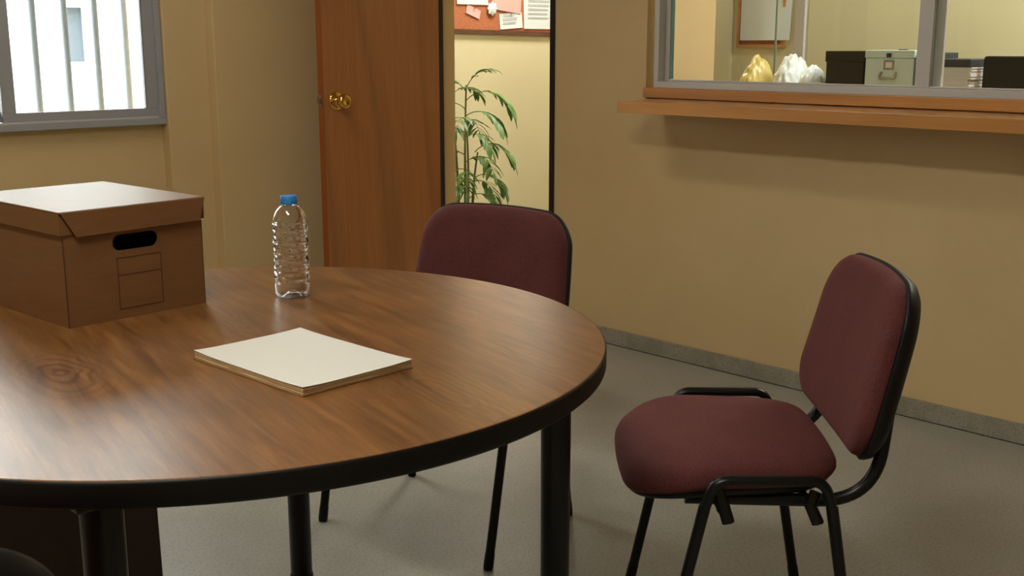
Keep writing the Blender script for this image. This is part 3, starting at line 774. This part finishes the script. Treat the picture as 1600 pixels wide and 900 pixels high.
# screen seen from behind
mo = thing('computer_monitor', 'black computer monitor seen from behind through the right pane of the service window', 'monitor', (4.40, 1.665, .981))
bm = pad(bmesh.new(), rrect(.25, .10, .012, 4), [(.24, -.016), (.02, -.016), (.004, -.010), (0, 0), (.0, .018), (.004, .022), (.02, .022), (.24, .022)], lambda p: Vector((-.03+-.0+(-p.z), p.x, .132+p.y)))
build('housing', bm, 'plastic', mo, smooth=True, angle=40)
build('screen', boxes(((.0145, -.235, .042), (.0165, .235, .222))), 'darktrim', mo)
build('stand', boxes(((-.005, -.03, .0125), (.006, .03, .10)), ), 'plastic', mo, bevel=.003)
bm = pad(bmesh.new(), rrect(.09, .11, .03, 6), [(.08, 0), (.002, 0), (0, .003), (.0, .009), (.004, .012), (.08, .012)])
build('foot', bm, 'plastic', mo, smooth=True, angle=40)
for o_ in mo.children:
    if o_.name.startswith('screen'): pass

# crumpled bags
def bag(name, m, label, loc, sx, sy, sz, seed, rz=0):
    random.seed(seed)
    bm = bmesh.new(); bmesh.ops.create_icosphere(bm, subdivisions=5, radius=1)
    ph = []
    for _ in range(34):
        fq = random.uniform(1.5, 13); ph.append((Vector((random.uniform(-1, 1), random.uniform(-1, 1), random.uniform(-1, 1))).normalized()*fq, random.uniform(0, 6), .20/(1.2+fq)))
    for q in bm.verts:
        n = q.co.normalized(); k = 1
        for a, b, c in ph: k += c*abs(math.sin(n.dot(a)+b))-c*.5
        co = n*k; co.z = max(co.z, -.62)
        if co.z > .5: co.x *= 1-.35*(co.z-.5); co.y *= 1-.35*(co.z-.5)
        q.co = Vector((co.x*sx, co.y*sy, (co.z+.62)*sz))
    o = build(name, bm, m, smooth=True, angle=50); o.location = loc; o.rotation_euler = (0, 0, rz); tag(o, label, 'bag'); return o
bag('plastic_bag', 'yellowbag', 'crumpled yellow plastic bag at the left end of the office sideboard', (4.40, 2.965, .981), .09, .056, .125, 2)
bag('plastic_bag', 'whitebag', 'larger crumpled white plastic bag between the yellow bag and the black box', (4.43, 2.80, .981), .10, .058, .135, 5)
bag('plastic_bag', 'whitebag', 'low flattened white plastic bag beside the black storage box', (4.36, 2.652, .981), .08, .048, .105, 9)
# glazed partition in the office
gp = thing('glass_screen', 'aluminium-framed glass partition standing in the office behind the sideboard', 'glass partition', (4.95, 2.4, 0))
for yy in (.69, -.43):
    build('post', boxes(((-.02, yy-.026, 0), (.02, yy+.026, 2.3))), 'alu', gp, bevel=.002)
build('head_rail', boxes(((-.02, -.404, 2.24), (.02, .664, 2.28))), 'alu', gp)
build('pane', boxes(((-.003, -.403, .05), (.003, .663, 2.235))), 'pane', gp)
e_ = build('pane', boxes(((-.003, .717, .05), (.003, .83, 2.2))), 'pane', gp)
build('glass_edge', boxes(((-.0032, .8305, .05), (.0032, .839, 2.2))), 'glassedge', e_)
# framed sheet on the office back wall
wf = thing('framed_sheet', 'white sheet in a thin wooden frame on the office back wall behind the glass', 'frame', (5.6, 3.76, 1.60))
build('picture_frame', plate(rect(-.17, -.36, .15, .36), [rect(-.15, -.34, .13, .34)], .022, lambda u, v_, w: (-.001-w, u, v_)), 'shelf', wf, bevel=.001)
build('backing', boxes(((-.008, -.149, -.339), (-.002, .129, .339))), 'cork', wf)
bm = bmesh.new(); n = 10; rows = []
for i in range(n+1):
    rows.append([bm.verts.new((-.012-.02*(1-i/n)**2-k*.0006, y, -.318+.64*i/n)) for y, k in ((-.21+.0*i, 0), (.130-.012*(1-i/n)**2, 0), (.130-.012*(1-i/n)**2, 1), (-.21, 1))])
for a, b in zip(rows, rows[1:]):
    for j in range(4): bm.faces.new((a[j], a[(j+1) % 4], b[(j+1) % 4], b[j]))
bm.faces.new(rows[0]); bm.faces.new(rows[-1][::-1])
build('sheet', bm, 'hallpaper', wf)

# ------------------------------------------------------------------ ceiling lamps
def lamp(label, loc, sx, sy):
    t = thing('ceiling_lamp', label, 'ceiling lamp', (loc[0], loc[1], 2.80), 0, 'ceiling lamps')
    build('housing', boxes(((-sx/2-.02, -sy/2-.02, -.022), (sx/2+.02, sy/2+.02, 0))), 'lampwhite', t, bevel=.003)
    build('diffuser', boxes(((-sx/2, -sy/2, -.030), (sx/2, sy/2, -.0225))), 'tube', t, bevel=.002)
lamp('ceiling lamp above the near side of the meeting room', (0, 1.0), .3, 1.2)
lamp('ceiling lamp above the window side of the meeting room', (1.5, 3.2), .3, 1.2)
lamp('ceiling lamp of the hallway', (5.1, 4.75), 1.0, .5)
lamp('ceiling lamp of the office', (4.7, 1.3), .3, 1.2)
